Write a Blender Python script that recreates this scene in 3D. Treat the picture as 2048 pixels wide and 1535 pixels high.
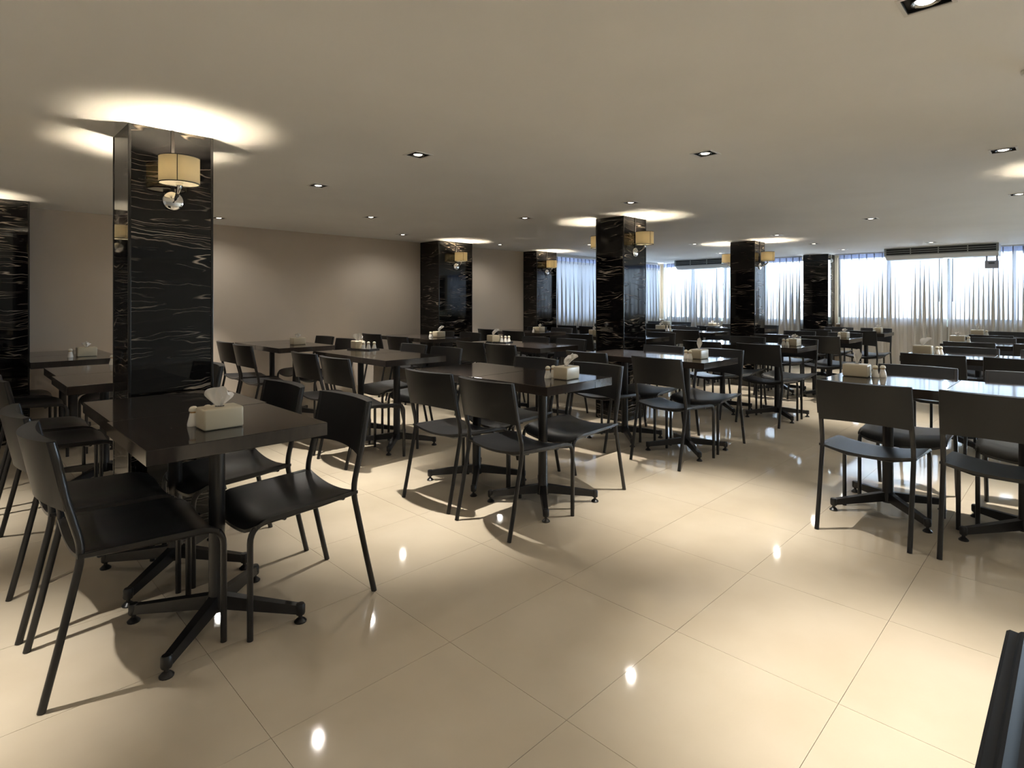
import bpy, bmesh, math, random
from math import sin, cos, pi, radians, sqrt
from mathutils import Vector

for o in list(bpy.data.objects):
    bpy.data.objects.remove(o)
SC = bpy.context.scene
COL = SC.collection

# ------------------------------------------------------------------ camera, world, exposure
# World axes: X runs along the long plain wall towards the window wall, Y runs towards the plain wall.
H = 2.092            # ceiling height
cam_d = bpy.data.cameras.new('camera')
cam_d.sensor_width = 36.0
cam_d.lens = 1140.0 / 2048.0 * 36.0
cam_d.shift_y = -(767.5 - 603.0) / 2048.0
cam_d.clip_start = 0.02
cam = bpy.data.objects.new('camera', cam_d)
cam.location = (0, 0, 1.22)
cam.rotation_euler = (radians(90), 0, radians(-45))
COL.objects.link(cam)
SC.camera = cam

W = bpy.data.worlds.new('overcast_sky')
SC.world = W
W.use_nodes = True
wn = W.node_tree.nodes
wl = W.node_tree.links
bg = wn['Background']
tc = wn.new('ShaderNodeTexCoord')
sep = wn.new('ShaderNodeSeparateXYZ')
rmp = wn.new('ShaderNodeValToRGB')
rmp.color_ramp.elements[0].position = 0.47
rmp.color_ramp.elements[0].color = (0.56, 0.63, 0.70, 1)
rmp.color_ramp.elements[1].position = 0.53
rmp.color_ramp.elements[1].color = (0.70, 0.84, 1.0, 1)
mad = wn.new('ShaderNodeMath')
mad.operation = 'MULTIPLY_ADD'
mad.inputs[1].default_value = 0.5
mad.inputs[2].default_value = 0.5
wl.new(tc.outputs['Generated'], sep.inputs[0])
wl.new(sep.outputs['Z'], mad.inputs[0])
wl.new(mad.outputs[0], rmp.inputs[0])
wl.new(rmp.outputs[0], bg.inputs['Color'])
bg.inputs['Strength'].default_value = 42.0

SPOT_W = 145.0
SPILL_W = 6.5
SPOT_COL = (1.0, 0.95, 0.87)
SCONCE_L = 2300.0
SCONCE_COL = (1.0, 0.85, 0.62)

vs = SC.view_settings
vs.view_transform = 'Standard'
vs.look = 'None'
vs.gamma = 1.0
vs.use_curve_mapping = False
vs.exposure = 0.84
cy = SC.cycles
cy.use_denoising = True
cy.use_adaptive_sampling = True
cy.adaptive_threshold = 0.06
cy.max_bounces = 8
cy.diffuse_bounces = 4
cy.glossy_bounces = 4
cy.transmission_bounces = 6
cy.transparent_max_bounces = 16
cy.caustics_reflective = False
cy.caustics_refractive = False
cy.sample_clamp_indirect = 6.0

# ------------------------------------------------------------------ materials
MATS = {}


def pmat(name, col, rough=0.5, metal=0.0, spec=0.5, emit=None, estr=0.0, coat=0.0):
    m = bpy.data.materials.new(name)
    m.use_nodes = True
    b = m.node_tree.nodes['Principled BSDF']
    b.inputs['Base Color'].default_value = (*col, 1)
    b.inputs['Roughness'].default_value = rough
    b.inputs['Metallic'].default_value = metal
    b.inputs['Specular IOR Level'].default_value = spec
    b.inputs['Coat Weight'].default_value = coat
    if emit:
        b.inputs['Emission Color'].default_value = (*emit, 1)
        b.inputs['Emission Strength'].default_value = estr
    MATS[name] = m
    return m


def noise_tint(m, col_a, col_b, scale=(1, 1, 1), nscale=3.0, detail=3.0, lo=0.35, hi=0.65, rough=None, bump=0.0):
    nt = m.node_tree
    n = nt.nodes
    L = nt.links
    b = n['Principled BSDF']
    g = n.new('ShaderNodeNewGeometry')
    mp = n.new('ShaderNodeMapping')
    mp.inputs['Scale'].default_value = scale
    nz = n.new('ShaderNodeTexNoise')
    nz.inputs['Scale'].default_value = nscale
    nz.inputs['Detail'].default_value = detail
    r = n.new('ShaderNodeValToRGB')
    r.color_ramp.elements[0].position = lo
    r.color_ramp.elements[0].color = (*col_a, 1)
    r.color_ramp.elements[1].position = hi
    r.color_ramp.elements[1].color = (*col_b, 1)
    L.new(g.outputs['Position'], mp.inputs[0])
    L.new(mp.outputs[0], nz.inputs['Vector'])
    L.new(nz.outputs['Fac'], r.inputs[0])
    L.new(r.outputs[0], b.inputs['Base Color'])
    if rough:
        mr = n.new('ShaderNodeMapRange')
        mr.inputs[3].default_value = rough[0]
        mr.inputs[4].default_value = rough[1]
        L.new(nz.outputs['Fac'], mr.inputs[0])
        L.new(mr.outputs[0], b.inputs['Roughness'])
    if bump:
        bp = n.new('ShaderNodeBump')
        bp.inputs['Strength'].default_value = bump
        bp.inputs['Distance'].default_value = 0.01
        L.new(nz.outputs['Fac'], bp.inputs['Height'])
        L.new(bp.outputs[0], b.inputs['Normal'])
    return m


noise_tint(pmat('ceiling_paint', (0.70, 0.68, 0.65), 0.75, spec=0.2), (0.83, 0.82, 0.80), (0.87, 0.86, 0.84), nscale=1.2)
noise_tint(pmat('wall_paint', (0.47, 0.39, 0.30), 0.7, spec=0.25), (0.62, 0.54, 0.45), (0.65, 0.57, 0.48), nscale=1.5)
noise_tint(pmat('tile', (0.66, 0.56, 0.42), 0.05, spec=0.5), (0.555, 0.47, 0.35), (0.615, 0.53, 0.405),
           scale=(1.0, 1.0, 1.0), nscale=2.2, detail=5, rough=(0.035, 0.07))
pmat('grout', (0.34, 0.27, 0.19), 0.8)
pmat('baseboard_paint', (0.60, 0.53, 0.43), 0.45)
noise_tint(pmat('laminate', (0.03, 0.024, 0.02), 0.28), (0.027, 0.022, 0.019), (0.032, 0.026, 0.022),
           scale=(14, 1.6, 4), nscale=3.0, detail=5, rough=(0.06, 0.11))
pmat('black_metal', (0.012, 0.011, 0.011), 0.33)
pmat('chair_leather', (0.012, 0.012, 0.0125), 0.36)
pmat('chair_back', (0.008, 0.008, 0.0085), 0.42, spec=0.4)
pmat('chrome', (0.85, 0.84, 0.82), 0.06, metal=1.0)
pmat('dark_trim', (0.010, 0.009, 0.008), 0.25)
pmat('box_cream', (0.52, 0.45, 0.32), 0.35)
pmat('tissue_paper', (0.85, 0.82, 0.78), 0.9, spec=0.1)
pmat('ceramic', (0.78, 0.74, 0.66), 0.2)
pmat('shaker_cap', (0.72, 0.66, 0.52), 0.3)
pmat('amber_glass', (0.50, 0.30, 0.12), 0.15)
pmat('tray_black', (0.02, 0.02, 0.02), 0.3)
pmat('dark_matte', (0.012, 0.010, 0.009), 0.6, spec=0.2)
pmat('white_lip', (0.70, 0.68, 0.65), 0.4)
pmat('housing_black', (0.015, 0.014, 0.013), 0.5)
pmat('reflector', (0.35, 0.35, 0.34), 0.25, metal=1.0)
pmat('lamp_face', (0.9, 0.9, 0.9), 0.4, emit=(1.0, 0.90, 0.76), estr=3.0)
pmat('bulb_frost', (0.8, 0.78, 0.72), 0.5, emit=SCONCE_COL, estr=85.0)
pmat('bulb_glow', (0.9, 0.9, 0.9), 0.4, emit=SCONCE_COL, estr=SCONCE_L)
pmat('aluminium_dark', (0.10, 0.11, 0.12), 0.35, metal=0.6)
pmat('frame_grey', (0.42, 0.45, 0.42), 0.5)
pmat('sill_white', (0.85, 0.85, 0.82), 0.35)
pmat('sill_wall', (0.38, 0.31, 0.23), 0.7)
pmat('ac_white', (0.72, 0.73, 0.72), 0.35)
pmat('ac_frame', (0.33, 0.35, 0.34), 0.45)
pmat('ac_slot', (0.015, 0.016, 0.018), 0.6)
pmat('device_grey', (0.36, 0.37, 0.42), 0.5)
pmat('device_white', (0.75, 0.74, 0.70), 0.4)
pmat('lacquer', (0.016, 0.016, 0.017), 0.6, spec=0.12)
pmat('rail_white', (0.7, 0.7, 0.7), 0.4)


def marble():
    m = bpy.data.materials.new('black_marble')
    m.use_nodes = True
    nt = m.node_tree
    n = nt.nodes
    L = nt.links
    b = n['Principled BSDF']
    b.inputs['Roughness'].default_value = 0.035
    b.inputs['Specular IOR Level'].default_value = 0.42
    g = n.new('ShaderNodeNewGeometry')
    warp = n.new('ShaderNodeTexNoise')
    warp.inputs['Scale'].default_value = 3.2
    warp.inputs['Detail'].default_value = 4
    L.new(g.outputs['Position'], warp.inputs['Vector'])
    sepn = n.new('ShaderNodeSeparateXYZ')
    L.new(g.outputs['Position'], sepn.inputs[0])
    w2 = n.new('ShaderNodeMath')
    w2.operation = 'MULTIPLY_ADD'
    w2.inputs[1].default_value = 0.11
    L.new(warp.outputs['Fac'], w2.inputs[0])
    L.new(sepn.outputs['Z'], w2.inputs[2])
    comb = n.new('ShaderNodeCombineXYZ')
    L.new(sepn.outputs['X'], comb.inputs[0])
    L.new(sepn.outputs['Y'], comb.inputs[1])
    L.new(w2.outputs[0], comb.inputs[2])
    mp = n.new('ShaderNodeMapping')
    mp.inputs['Scale'].default_value = (0.9, 0.9, 11.0)
    L.new(comb.outputs[0], mp.inputs[0])
    v = n.new('ShaderNodeTexNoise')
    v.inputs['Scale'].default_value = 1.0
    v.inputs['Detail'].default_value = 2.0
    v.inputs['Roughness'].default_value = 0.5
    L.new(mp.outputs[0], v.inputs['Vector'])
    rr = n.new('ShaderNodeValToRGB')
    el = rr.color_ramp.elements
    el[0].position = 0.0
    el[0].color = (0, 0, 0, 1)
    el[1].position = 1.0
    el[1].color = (0, 0, 0, 1)
    for p, c in ((0.492, 0), (0.503, 1), (0.515, 0), (0.598, 0), (0.606, .8), (0.614, 0), (0.370, 0), (0.380, .9), (0.390, 0), (0.440, 0), (0.445, .55), (0.450, 0)):
        e = el.new(p)
        e.color = (c, c, c, 1)
    L.new(v.outputs['Fac'], rr.inputs[0])
    mp2 = n.new('ShaderNodeMapping')
    mp2.inputs['Scale'].default_value = (3.2, 3.2, 8.0)
    mp2.inputs['Location'].default_value = (3.1, 1.7, 0.4)
    L.new(g.outputs['Position'], mp2.inputs[0])
    msk = n.new('ShaderNodeTexNoise')
    msk.inputs['Scale'].default_value = 1.0
    msk.inputs['Detail'].default_value = 4
    L.new(mp2.outputs[0], msk.inputs['Vector'])
    mr = n.new('ShaderNodeValToRGB')
    mr.color_ramp.elements[0].position = 0.45
    mr.color_ramp.elements[0].color = (0.02, 0.02, 0.02, 1)
    mr.color_ramp.elements[1].position = 0.66
    mr.color_ramp.elements[1].color = (1, 1, 1, 1)
    L.new(msk.outputs['Fac'], mr.inputs[0])
    mul = n.new('ShaderNodeMath')
    mul.operation = 'MULTIPLY'
    L.new(rr.outputs[0], mul.inputs[0])
    L.new(mr.outputs[0], mul.inputs[1])
    mix = n.new('ShaderNodeMix')
    mix.data_type = 'RGBA'
    mix.inputs['A'].default_value = (0.004, 0.0035, 0.0035, 1)
    mix.inputs['B'].default_value = (0.46, 0.38, 0.30, 1)
    L.new(mul.outputs[0], mix.inputs['Factor'])
    L.new(mix.outputs['Result'], b.inputs['Base Color'])
    MATS['black_marble'] = m


marble()


def cloth(name, trans, transl, diff, t_col, d_col=None):
    """thin fabric: part see-through weave, part light-scattering thread"""
    m = bpy.data.materials.new(name)
    m.use_nodes = True
    nt = m.node_tree
    n = nt.nodes
    L = nt.links
    n.remove(n['Principled BSDF'])
    out = n['Material Output']
    tr = n.new('ShaderNodeBsdfTransparent')
    tl = n.new('ShaderNodeBsdfTranslucent')
    tl.inputs[0].default_value = (*t_col, 1)
    df = n.new('ShaderNodeBsdfDiffuse')
    df.inputs[0].default_value = (*(d_col or t_col), 1)
    m1 = n.new('ShaderNodeMixShader')
    m1.inputs[0].default_value = diff / max(1e-6, diff + transl)
    L.new(tl.outputs[0], m1.inputs[1])
    L.new(df.outputs[0], m1.inputs[2])
    if trans > 0:
        m2 = n.new('ShaderNodeMixShader')
        m2.inputs[0].default_value = 1 - trans
        L.new(tr.outputs[0], m2.inputs[1])
        L.new(m1.outputs[0], m2.inputs[2])
        L.new(m2.outputs[0], out.inputs[0])
    else:
        L.new(m1.outputs[0], out.inputs[0])
    MATS[name] = m
    return m


cloth('sheer_fabric', 0.028, 0.36, 0.60, (0.085, 0.094, 0.115), (0.84, 0.79, 0.71))
cloth('header_fabric', 0.03, 0.22, 0.40, (0.12, 0.14, 0.22), (0.30, 0.33, 0.45))
cloth('shade_fabric', 0.0, 0.5, 0.5, (0.54, 0.485, 0.36))
cloth('shade_diffuser', 0.0, 0.85, 0.15, (0.92, 0.90, 0.85))


def glass():
    m = bpy.data.materials.new('window_glass')
    m.use_nodes = True
    nt = m.node_tree
    n = nt.nodes
    L = nt.links
    n.remove(n['Principled BSDF'])
    tr = n.new('ShaderNodeBsdfTransparent')
    tr.inputs[0].default_value = (0.93, 0.96, 0.97, 1)
    gl = n.new('ShaderNodeBsdfGlossy')
    gl.inputs['Roughness'].default_value = 0.0
    fr = n.new('ShaderNodeFresnel')
    fr.inputs[0].default_value = 1.45
    mx = n.new('ShaderNodeMixShader')
    L.new(fr.outputs[0], mx.inputs[0])
    L.new(tr.outputs[0], mx.inputs[1])
    L.new(gl.outputs[0], mx.inputs[2])
    L.new(mx.outputs[0], n['Material Output'].inputs[0])
    MATS['window_glass'] = m


glass()


# ------------------------------------------------------------------ mesh helpers
class MB:
    def __init__(self):
        self.v = []
        self.f = []

    def add(self, vs_, fs_):
        o = len(self.v)
        self.v += [tuple(p) for p in vs_]
        self.f += [tuple(i + o for i in q) for q in fs_]
        return self

    def box(self, x0, x1, y0, y1, z0, z1):
        x0, x1 = min(x0, x1), max(x0, x1)
        y0, y1 = min(y0, y1), max(y0, y1)
        z0, z1 = min(z0, z1), max(z0, z1)
        return self.add([(x0, y0, z0), (x1, y0, z0), (x1, y1, z0), (x0, y1, z0),
                         (x0, y0, z1), (x1, y0, z1), (x1, y1, z1), (x0, y1, z1)],
                        [(3, 2, 1, 0), (4, 5, 6, 7), (0, 1, 5, 4), (1, 2, 6, 5), (2, 3, 7, 6), (3, 0, 4, 7)])

    def bbox(self, x0, x1, y0, y1, z0, z1, bev=0.004, seg=2):
        bm = bmesh.new()
        bmesh.ops.create_cube(bm, size=1.0)
        for p in bm.verts:
            p.co = Vector(((x0 + x1) / 2 + p.co.x * (x1 - x0), (y0 + y1) / 2 + p.co.y * (y1 - y0), (z0 + z1) / 2 + p.co.z * (z1 - z0)))
        bmesh.ops.bevel(bm, geom=bm.edges[:], offset=bev, segments=seg, profile=0.5, affect='EDGES')
        bm.verts.index_update()
        vs_ = [tuple(p.co) for p in bm.verts]
        fs_ = [tuple(q.index for q in f.verts) for f in bm.faces]
        bm.free()
        return self.add(vs_, fs_)

    def tube(self, pts, r, seg=10, cap=True, flat=1.0):
        pts = [Vector(p) for p in pts]
        n = len(pts)
        rs = r if isinstance(r, (list, tuple)) else [r] * n
        t0 = (pts[1] - pts[0]).normalized()
        a = Vector((0, 1, 0)) if abs(t0.y) < 0.8 else Vector((1, 0, 0))
        nrm = (a - t0 * a.dot(t0)).normalized()
        vs_ = []
        for i, p in enumerate(pts):
            if i == 0:
                t = t0
            elif i == n - 1:
                t = (pts[i] - pts[i - 1]).normalized()
            else:
                t = ((pts[i + 1] - pts[i]).normalized() + (pts[i] - pts[i - 1]).normalized()).normalized()
            nrm = (nrm - t * nrm.dot(t)).normalized()
            bn = t.cross(nrm)
            for k in range(seg):
                th = 2 * pi * k / seg
                vs_.append(p + nrm * (cos(th) * rs[i]) + bn * (sin(th) * rs[i] * flat))
        fs_ = []
        for i in range(n - 1):
            for k in range(seg):
                fs_.append((i * seg + k, i * seg + (k + 1) % seg, (i + 1) * seg + (k + 1) % seg, (i + 1) * seg + k))
        if cap:
            fs_.append(tuple(range(seg))[::-1])
            fs_.append(tuple((n - 1) * seg + k for k in range(seg)))
        return self.add(vs_, fs_)

    def lathe(self, prof, seg=20, axis='z', off=(0, 0, 0), closed=False):
        vs_ = []
        for (r, z) in prof:
            for k in range(seg):
                th = 2 * pi * k / seg
                if axis == 'z':
                    vs_.append((off[0] + r * cos(th), off[1] + r * sin(th), off[2] + z))
                else:
                    vs_.append((off[0] + z, off[1] + r * cos(th), off[2] + r * sin(th)))
        n = len(prof)
        fs_ = []
        rng = range(n) if closed else range(n - 1)
        for i in rng:
            j = (i + 1) % n
            for k in range(seg):
                fs_.append((i * seg + k, i * seg + (k + 1) % seg, j * seg + (k + 1) % seg, j * seg + k))
        if not closed:
            if prof[0][0] > 1e-6:
                fs_.append(tuple(range(seg))[::-1])
            if prof[-1][0] > 1e-6:
                fs_.append(tuple((n - 1) * seg + k for k in range(seg)))
        return self.add(vs_, fs_)

    def grid(self, fn, nu, nv):
        vs_ = [fn(i / nu, j / nv) for j in range(nv + 1) for i in range(nu + 1)]
        fs_ = [(j * (nu + 1) + i, j * (nu + 1) + i + 1, (j + 1) * (nu + 1) + i + 1, (j + 1) * (nu + 1) + i)
               for j in range(nv) for i in range(nu)]
        return self.add(vs_, fs_)

    def mesh(self, name, mat, smooth=35):
        me = bpy.data.meshes.new(name)
        me.from_pydata(self.v, [], self.f)
        bm = bmesh.new()
        bm.from_mesh(me)
        bmesh.ops.remove_doubles(bm, verts=bm.verts[:], dist=1e-6)
        bmesh.ops.recalc_face_normals(bm, faces=bm.faces[:])
        bm.to_mesh(me)
        bm.free()
        if smooth:
            me.polygons.foreach_set('use_smooth', [True] * len(me.polygons))
            me.set_sharp_from_angle(angle=radians(smooth))
        me.materials.append(MATS[mat])
        me.update()
        return me


def obj(name, me, parent=None, loc=(0, 0, 0), rz=0.0):
    o = bpy.data.objects.new(name, me)
    COL.objects.link(o)
    o.location = loc
    o.rotation_euler = (0, 0, rz)
    if parent:
        o.parent = parent
    return o


def tag(o, label=None, cat=None, group=None, kind=None):
    if label:
        o['label'] = label
    if cat:
        o['category'] = cat
    if group:
        o['group'] = group
    if kind:
        o['kind'] = kind
    return o


def thing(name, label, cat, loc=(0, 0, 0), rz=0.0, group=None):
    o = bpy.data.objects.new(name, None)
    o.empty_display_size = 0.1
    COL.objects.link(o)
    o.location = loc
    o.rotation_euler = (0, 0, rz)
    return tag(o, label, cat, group)


def dup(root, label, loc, rz=0.0):
    r = root.copy()
    COL.objects.link(r)
    r.location = loc
    r.rotation_euler = (0, 0, rz)
    r['label'] = label
    for ch in root.children:
        c = ch.copy()
        COL.objects.link(c)
        c.parent = r
        for g in ch.children:
            d = g.copy()
            COL.objects.link(d)
            d.parent = c
    return r


def struct(name, me, label, cat):
    return tag(obj(name, me), label, cat, kind='structure')


# ------------------------------------------------------------------ room shell
X0, X1 = -1.9, 11.80      # back wall, window wall
Y0, Y1 = -6.6, 6.92       # right wall, plain wall

# downlights: (x, y, label)
LIGHTS = [
    (2.02, 0.32, 'largest square downlight, cut by the top edge of the picture'),
    (3.18, 1.57, 'square downlight in mid ceiling right of centre, lit lamp in black recess'),
    (2.00, 2.79, 'square downlight in mid ceiling, first right of the big front column'),
    (4.32, 0.32, 'square downlight near the right edge, above the right-hand row'),
    (2.00, 4.06, 'square downlight halfway between the front column and the plain wall'),
    (4.29, 2.81, 'square downlight just in front of the middle column'),
    (2.04, 6.36, 'square downlight beside the front column, close to the plain wall'),
    (3.13, 5.19, 'square downlight above the second wall-row table gap, left of centre'),
    (4.30, 4.11, 'square downlight left of the middle column and its ceiling glow'),
    (6.90, 1.57, 'square downlight above the right-hand rows, left of the air conditioner'),
    (4.24, 6.25, 'small square downlight left of the first wall pilaster with sconce'),
    (6.03, 6.29, 'small square downlight between the two wall pilasters'),
    (6.18, 0.36, 'square downlight cut by the right picture edge, over the right-hand row'),
    (7.74, 2.83, 'small square downlight in front of the far column with sconces'),
    (9.27, 2.85, 'small square downlight between the far column and the window pilaster'),
    (7.00, 5.33, 'small square downlight hidden partly by the shade left of the middle column'),
    (8.06, 4.15, 'faint small square downlight left of the far column'),
    (10.30, 1.57, 'small square downlight right in front of the right air conditioner'),
    (10.68, 2.83, 'faint small square downlight beside the window pilaster'),
    (9.90, 4.60, 'faint small square downlight behind the far column'),
    (8.60, 0.36, 'added unseen square downlight over the third right-hand-row table, outside the picture'),  # no lamp seen here; added for more light at the back
    (-0.33, 2.50, 'square downlight outside the picture, left of the nearest table'),
    (-0.33, 4.45, 'added unseen square downlight outside the picture, left of the first middle-row table'),  # unseen fill lamp, added to light the floor at far left
    (0.05, 0.32, 'added unseen square downlight outside the picture, above the photographer'),  # from here on: extra unseen lamps added for light from beyond the frame
    (3.10, -0.90, 'added unseen square downlight outside the picture, right of the open floor'),
    (5.60, -0.90, 'added unseen square downlight outside the picture, beyond the right-hand row'),
    (1.00, -1.20, 'added unseen square downlight outside the picture, behind the photographer'),
]
HS = 0.055   # half size of the recess opening


def ceiling_mesh():
    xs = {X0, X1 + 0.2}
    ys = {Y0, Y1 + 0.2}
    for x, y, _ in LIGHTS:
        xs |= {round(x - HS, 4), round(x + HS, 4)}
        ys |= {round(y - HS, 4), round(y + HS, 4)}
    xs = sorted(xs)
    ys = sorted(ys)
    mb = MB()
    idx = {}
    for i, x in enumerate(xs):
        for j, y in enumerate(ys):
            idx[i, j] = len(mb.v)
            mb.v.append((x, y, H))
    for i in range(len(xs) - 1):
        for j in range(len(ys) - 1):
            cx_, cy_ = (xs[i] + xs[i + 1]) / 2, (ys[j] + ys[j + 1]) / 2
            if any(abs(cx_ - x) < HS and abs(cy_ - y) < HS for x, y, _ in LIGHTS):
                continue
            mb.f.append((idx[i, j], idx[i, j + 1], idx[i + 1, j + 1], idx[i + 1, j]))
    # slab above
    mb.box(X0, X1 + 0.2, Y0, Y1 + 0.2, H + 0.12, H + 0.16)
    return mb.mesh('ceiling', 'ceiling_paint', smooth=0)


struct('ceiling', ceiling_mesh(), 'plain off-white low ceiling with recessed square downlights', 'ceiling')

floor = struct('floor', MB().box(X0, X1 + 0.2, Y0, Y1 + 0.2, -0.06, -0.004).mesh('floor', 'grout', 0),
               'polished cream floor of large square tiles', 'floor')
# tiles laid on the measured joints
TX, TY = 0.637, 0.54
GX, GY = 0.651, 0.523
gap = 0.0007
tile_me = MB().box(-TX / 2 + gap, TX / 2 - gap, -TY / 2 + gap, TY / 2 - gap, -0.006, 0.0).mesh('tile', 'tile', 0)
cells = []
for i in range(-6, 20):
    for j in range(-15, 14):
        ax, bx_ = GX + i * TX, GX + (i + 1) * TX
        ay, by_ = GY + j * TY, GY + (j + 1) * TY
        if bx_ <= X0 or ax >= X1 or by_ <= Y0 or ay >= Y1:
            continue
        full = ax >= X0 and bx_ <= X1 and ay >= Y0 and by_ <= Y1
        vis = False
        for px, py in ((ax, ay), (bx_, ay), (ax, by_), (bx_, by_)):
            z_ = (px + py) * 0.70711
            if z_ > 0.4:
                k = (px - py) / (px + py)
                if abs(k) < 0.93 and 1.22 * 1140 / z_ < 985:
                    vis = True
        cells.append((not (vis and full), (ax + bx_) ** 2 + (ay + by_) ** 2, max(ax, X0), min(bx_, X1), max(ay, Y0), min(by_, Y1)))
cells.sort()
rest = MB()
for k, (bad, d, ax, bx_, ay, by_) in enumerate(cells):
    if k < 290 and not bad:
        obj('floor_tile', tile_me, floor, ((ax + bx_) / 2, (ay + by_) / 2, 0))
    else:
        rest.box(ax + gap, bx_ - gap, ay + gap, by_ - gap, -0.006, 0.0)
tag(obj('floor_tile_field', rest.mesh('floor_tile_field', 'tile', 0), floor), kind='stuff')

# plain wall (far left) with a window strip at its far end
WX0, WX1 = 7.86, 11.72
wm = MB()
wm.box(X0, WX0, Y1, Y1 + 0.2, 0, H)
wm.box(WX0, X1 + 0.2, Y1, Y1 + 0.2, 0, 0.80)
wm.box(WX0, X1 + 0.2, Y1, Y1 + 0.2, 2.01, H)
wm.box(WX1, X1 + 0.2, Y1, Y1 + 0.2, 0.80, 2.01)
struct('wall_left', wm.mesh('wall_left', 'wall_paint', 0), 'long plain tan wall behind the tables', 'wall')
struct('wall_back', MB().box(X0 - 0.2, X0, Y0, Y1 + 0.2, 0, H).mesh('wall_back', 'wall_paint', 0), 'tan wall behind the photographer', 'wall')
struct('wall_right', MB().box(X0, X1 + 0.2, Y0 - 0.2, Y0, 0, H).mesh('wall_right', 'wall_paint', 0), 'tan wall beyond the right picture edge', 'wall')
wf = MB()
wf.box(X1, X1 + 0.2, Y0, Y1, 0, 0.80)
wf.box(X1, X1 + 0.2, Y0, Y1, 2.04, H)
wf.box(X1, X1 + 0.2, 3.22, 3.76, 0.80, 2.04)
wf.box(X1, X1 + 0.2, 6.87, Y1, 0.80, 2.04)
wf.box(X1, X1 + 0.2, -2.0, -1.7, 0.80, 2.04)
wf.box(X1, X1 + 0.2, Y0, -6.2, 0.80, 2.04)
struct('wall_window', wf.mesh('wall_window', 'sill_wall', 0), 'far wall with a low tan parapet under the windows', 'wall')
bb = MB()
bb.bbox(0.54, 5.0, Y1 - 0.016, Y1 - 0.0002, 0.0, 0.10, 0.004)
struct('baseboard_left', bb.mesh('baseboard_left', 'baseboard_paint'), 'cream skirting board along the plain wall up to the first pilaster', 'baseboard')
bb = MB()
bb.bbox(5.64, 7.2, Y1 - 0.016, Y1 - 0.0002, 0.0, 0.10, 0.004)
struct('baseboard_far', bb.mesh('baseboard_far', 'baseboard_paint'), 'cream skirting board between the two wall pilasters', 'baseboard')


def window(name, label, axis, a0, a1, z0, z1, mull, wallpos):
    """axis 'y': window lies in plane x=wallpos running along y; axis 'x': in plane y=wallpos"""
    fr = MB()

    def bx(mb, s0, s1, d0, d1, za, zb):
        if axis == 'y':
            mb.box(wallpos + d0, wallpos + d1, s0, s1, za, zb)
        else:
            mb.box(s0, s1, wallpos + d0, wallpos + d1, za, zb)
    t = 0.03
    bx(fr, a0, a1, 0.05, 0.10, z1 - t, z1)
    bx(fr, a0, a0 + t, 0.05, 0.10, z0, z1)
    bx(fr, a1 - t, a1, 0.05, 0.10, z0, z1)
    e = tag(obj(name, fr.mesh('window_frame', 'aluminium_dark', 0)), label, 'window', kind='structure')
    r = MB()
    bx(r, a0, a1, 0.04, 0.12, 0.80, z0)
    obj('bottom_rail', r.mesh('bottom_rail', 'frame_grey', 0), e)
    s = MB()
    bx(s, a0 - 0.01, a1 + 0.01, -0.05, 0.04, 0.800, 0.822)
    obj('window_sill', s.mesh('window_sill', 'sill_white', 0), e)
    edges = [a0 + t] + list(mull) + [a1 - t]
    for m in mull:
        mm = MB()
        bx(mm, m - 0.022, m + 0.022, 0.05, 0.10, z0, z1 - t)
        obj('mullion', mm.mesh('mullion', 'aluminium_dark', 0), e)
    for i in range(len(edges) - 1):
        p = MB()
        bx(p, edges[i], edges[i + 1], 0.072, 0.078, z0, z1 - t)
        obj('window_pane', p.mesh('window_pane', 'window_glass', 0), e)
    return e


window('window_1', 'wide right-hand window with dark mullions behind sheer curtains', 'y', -1.7, 3.22, 0.935, 2.04, [-0.9, -0.08, 0.75, 1.57, 2.42], X1)
window('window_2', 'window between far column and room corner behind sheer curtains', 'y', 3.76, 6.87, 0.875, 2.04, [4.57, 5.40, 6.15], X1)
window('window_3', 'window at the far end of the plain wall behind sheer curtains', 'x', WX0, WX1, 0.93, 2.01, [8.75, 9.65, 10.55, 11.3], Y1)


w4 = window('window_4', 'uncurtained window beyond the right picture edge, mirrored in the marble', 'y', -6.2, -2.0, 0.935, 2.04, [-5.36, -4.52, -3.68, -2.84], X1)
obj('transom_bar', MB().box(X1 + 0.05, X1 + 0.10, -6.17, -2.03, 1.50, 1.545).mesh('transom_bar', 'aluminium_dark', 0), w4)


def portal(name, loc, rot, sx, sy):
    d = bpy.data.lights.new(name, 'AREA')
    d.shape = 'RECTANGLE'
    d.size = sx
    d.size_y = sy
    d.cycles.is_portal = True
    o = bpy.data.objects.new(name, d)
    COL.objects.link(o)
    o.location = loc
    o.rotation_euler = rot
    return o


# sampling guides for the daylight entering through the four windows (they give no light of their own)
for n_, a0, a1, z0, z1 in (('one', -1.7, 3.22, 0.93, 2.04), ('two', 3.76, 6.80, 0.87, 2.04), ('four', -6.2, -2.0, 0.93, 2.04)):
    portal('daylight_portal_' + n_, (X1 + 0.16, (a0 + a1) / 2, (z0 + z1) / 2), (0, radians(90), 0), z1 - z0, a1 - a0)
portal('daylight_portal_three', ((WX0 + WX1) / 2, Y1 + 0.16, 1.47), (radians(-90), 0, 0), WX1 - WX0, 1.08)

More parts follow.
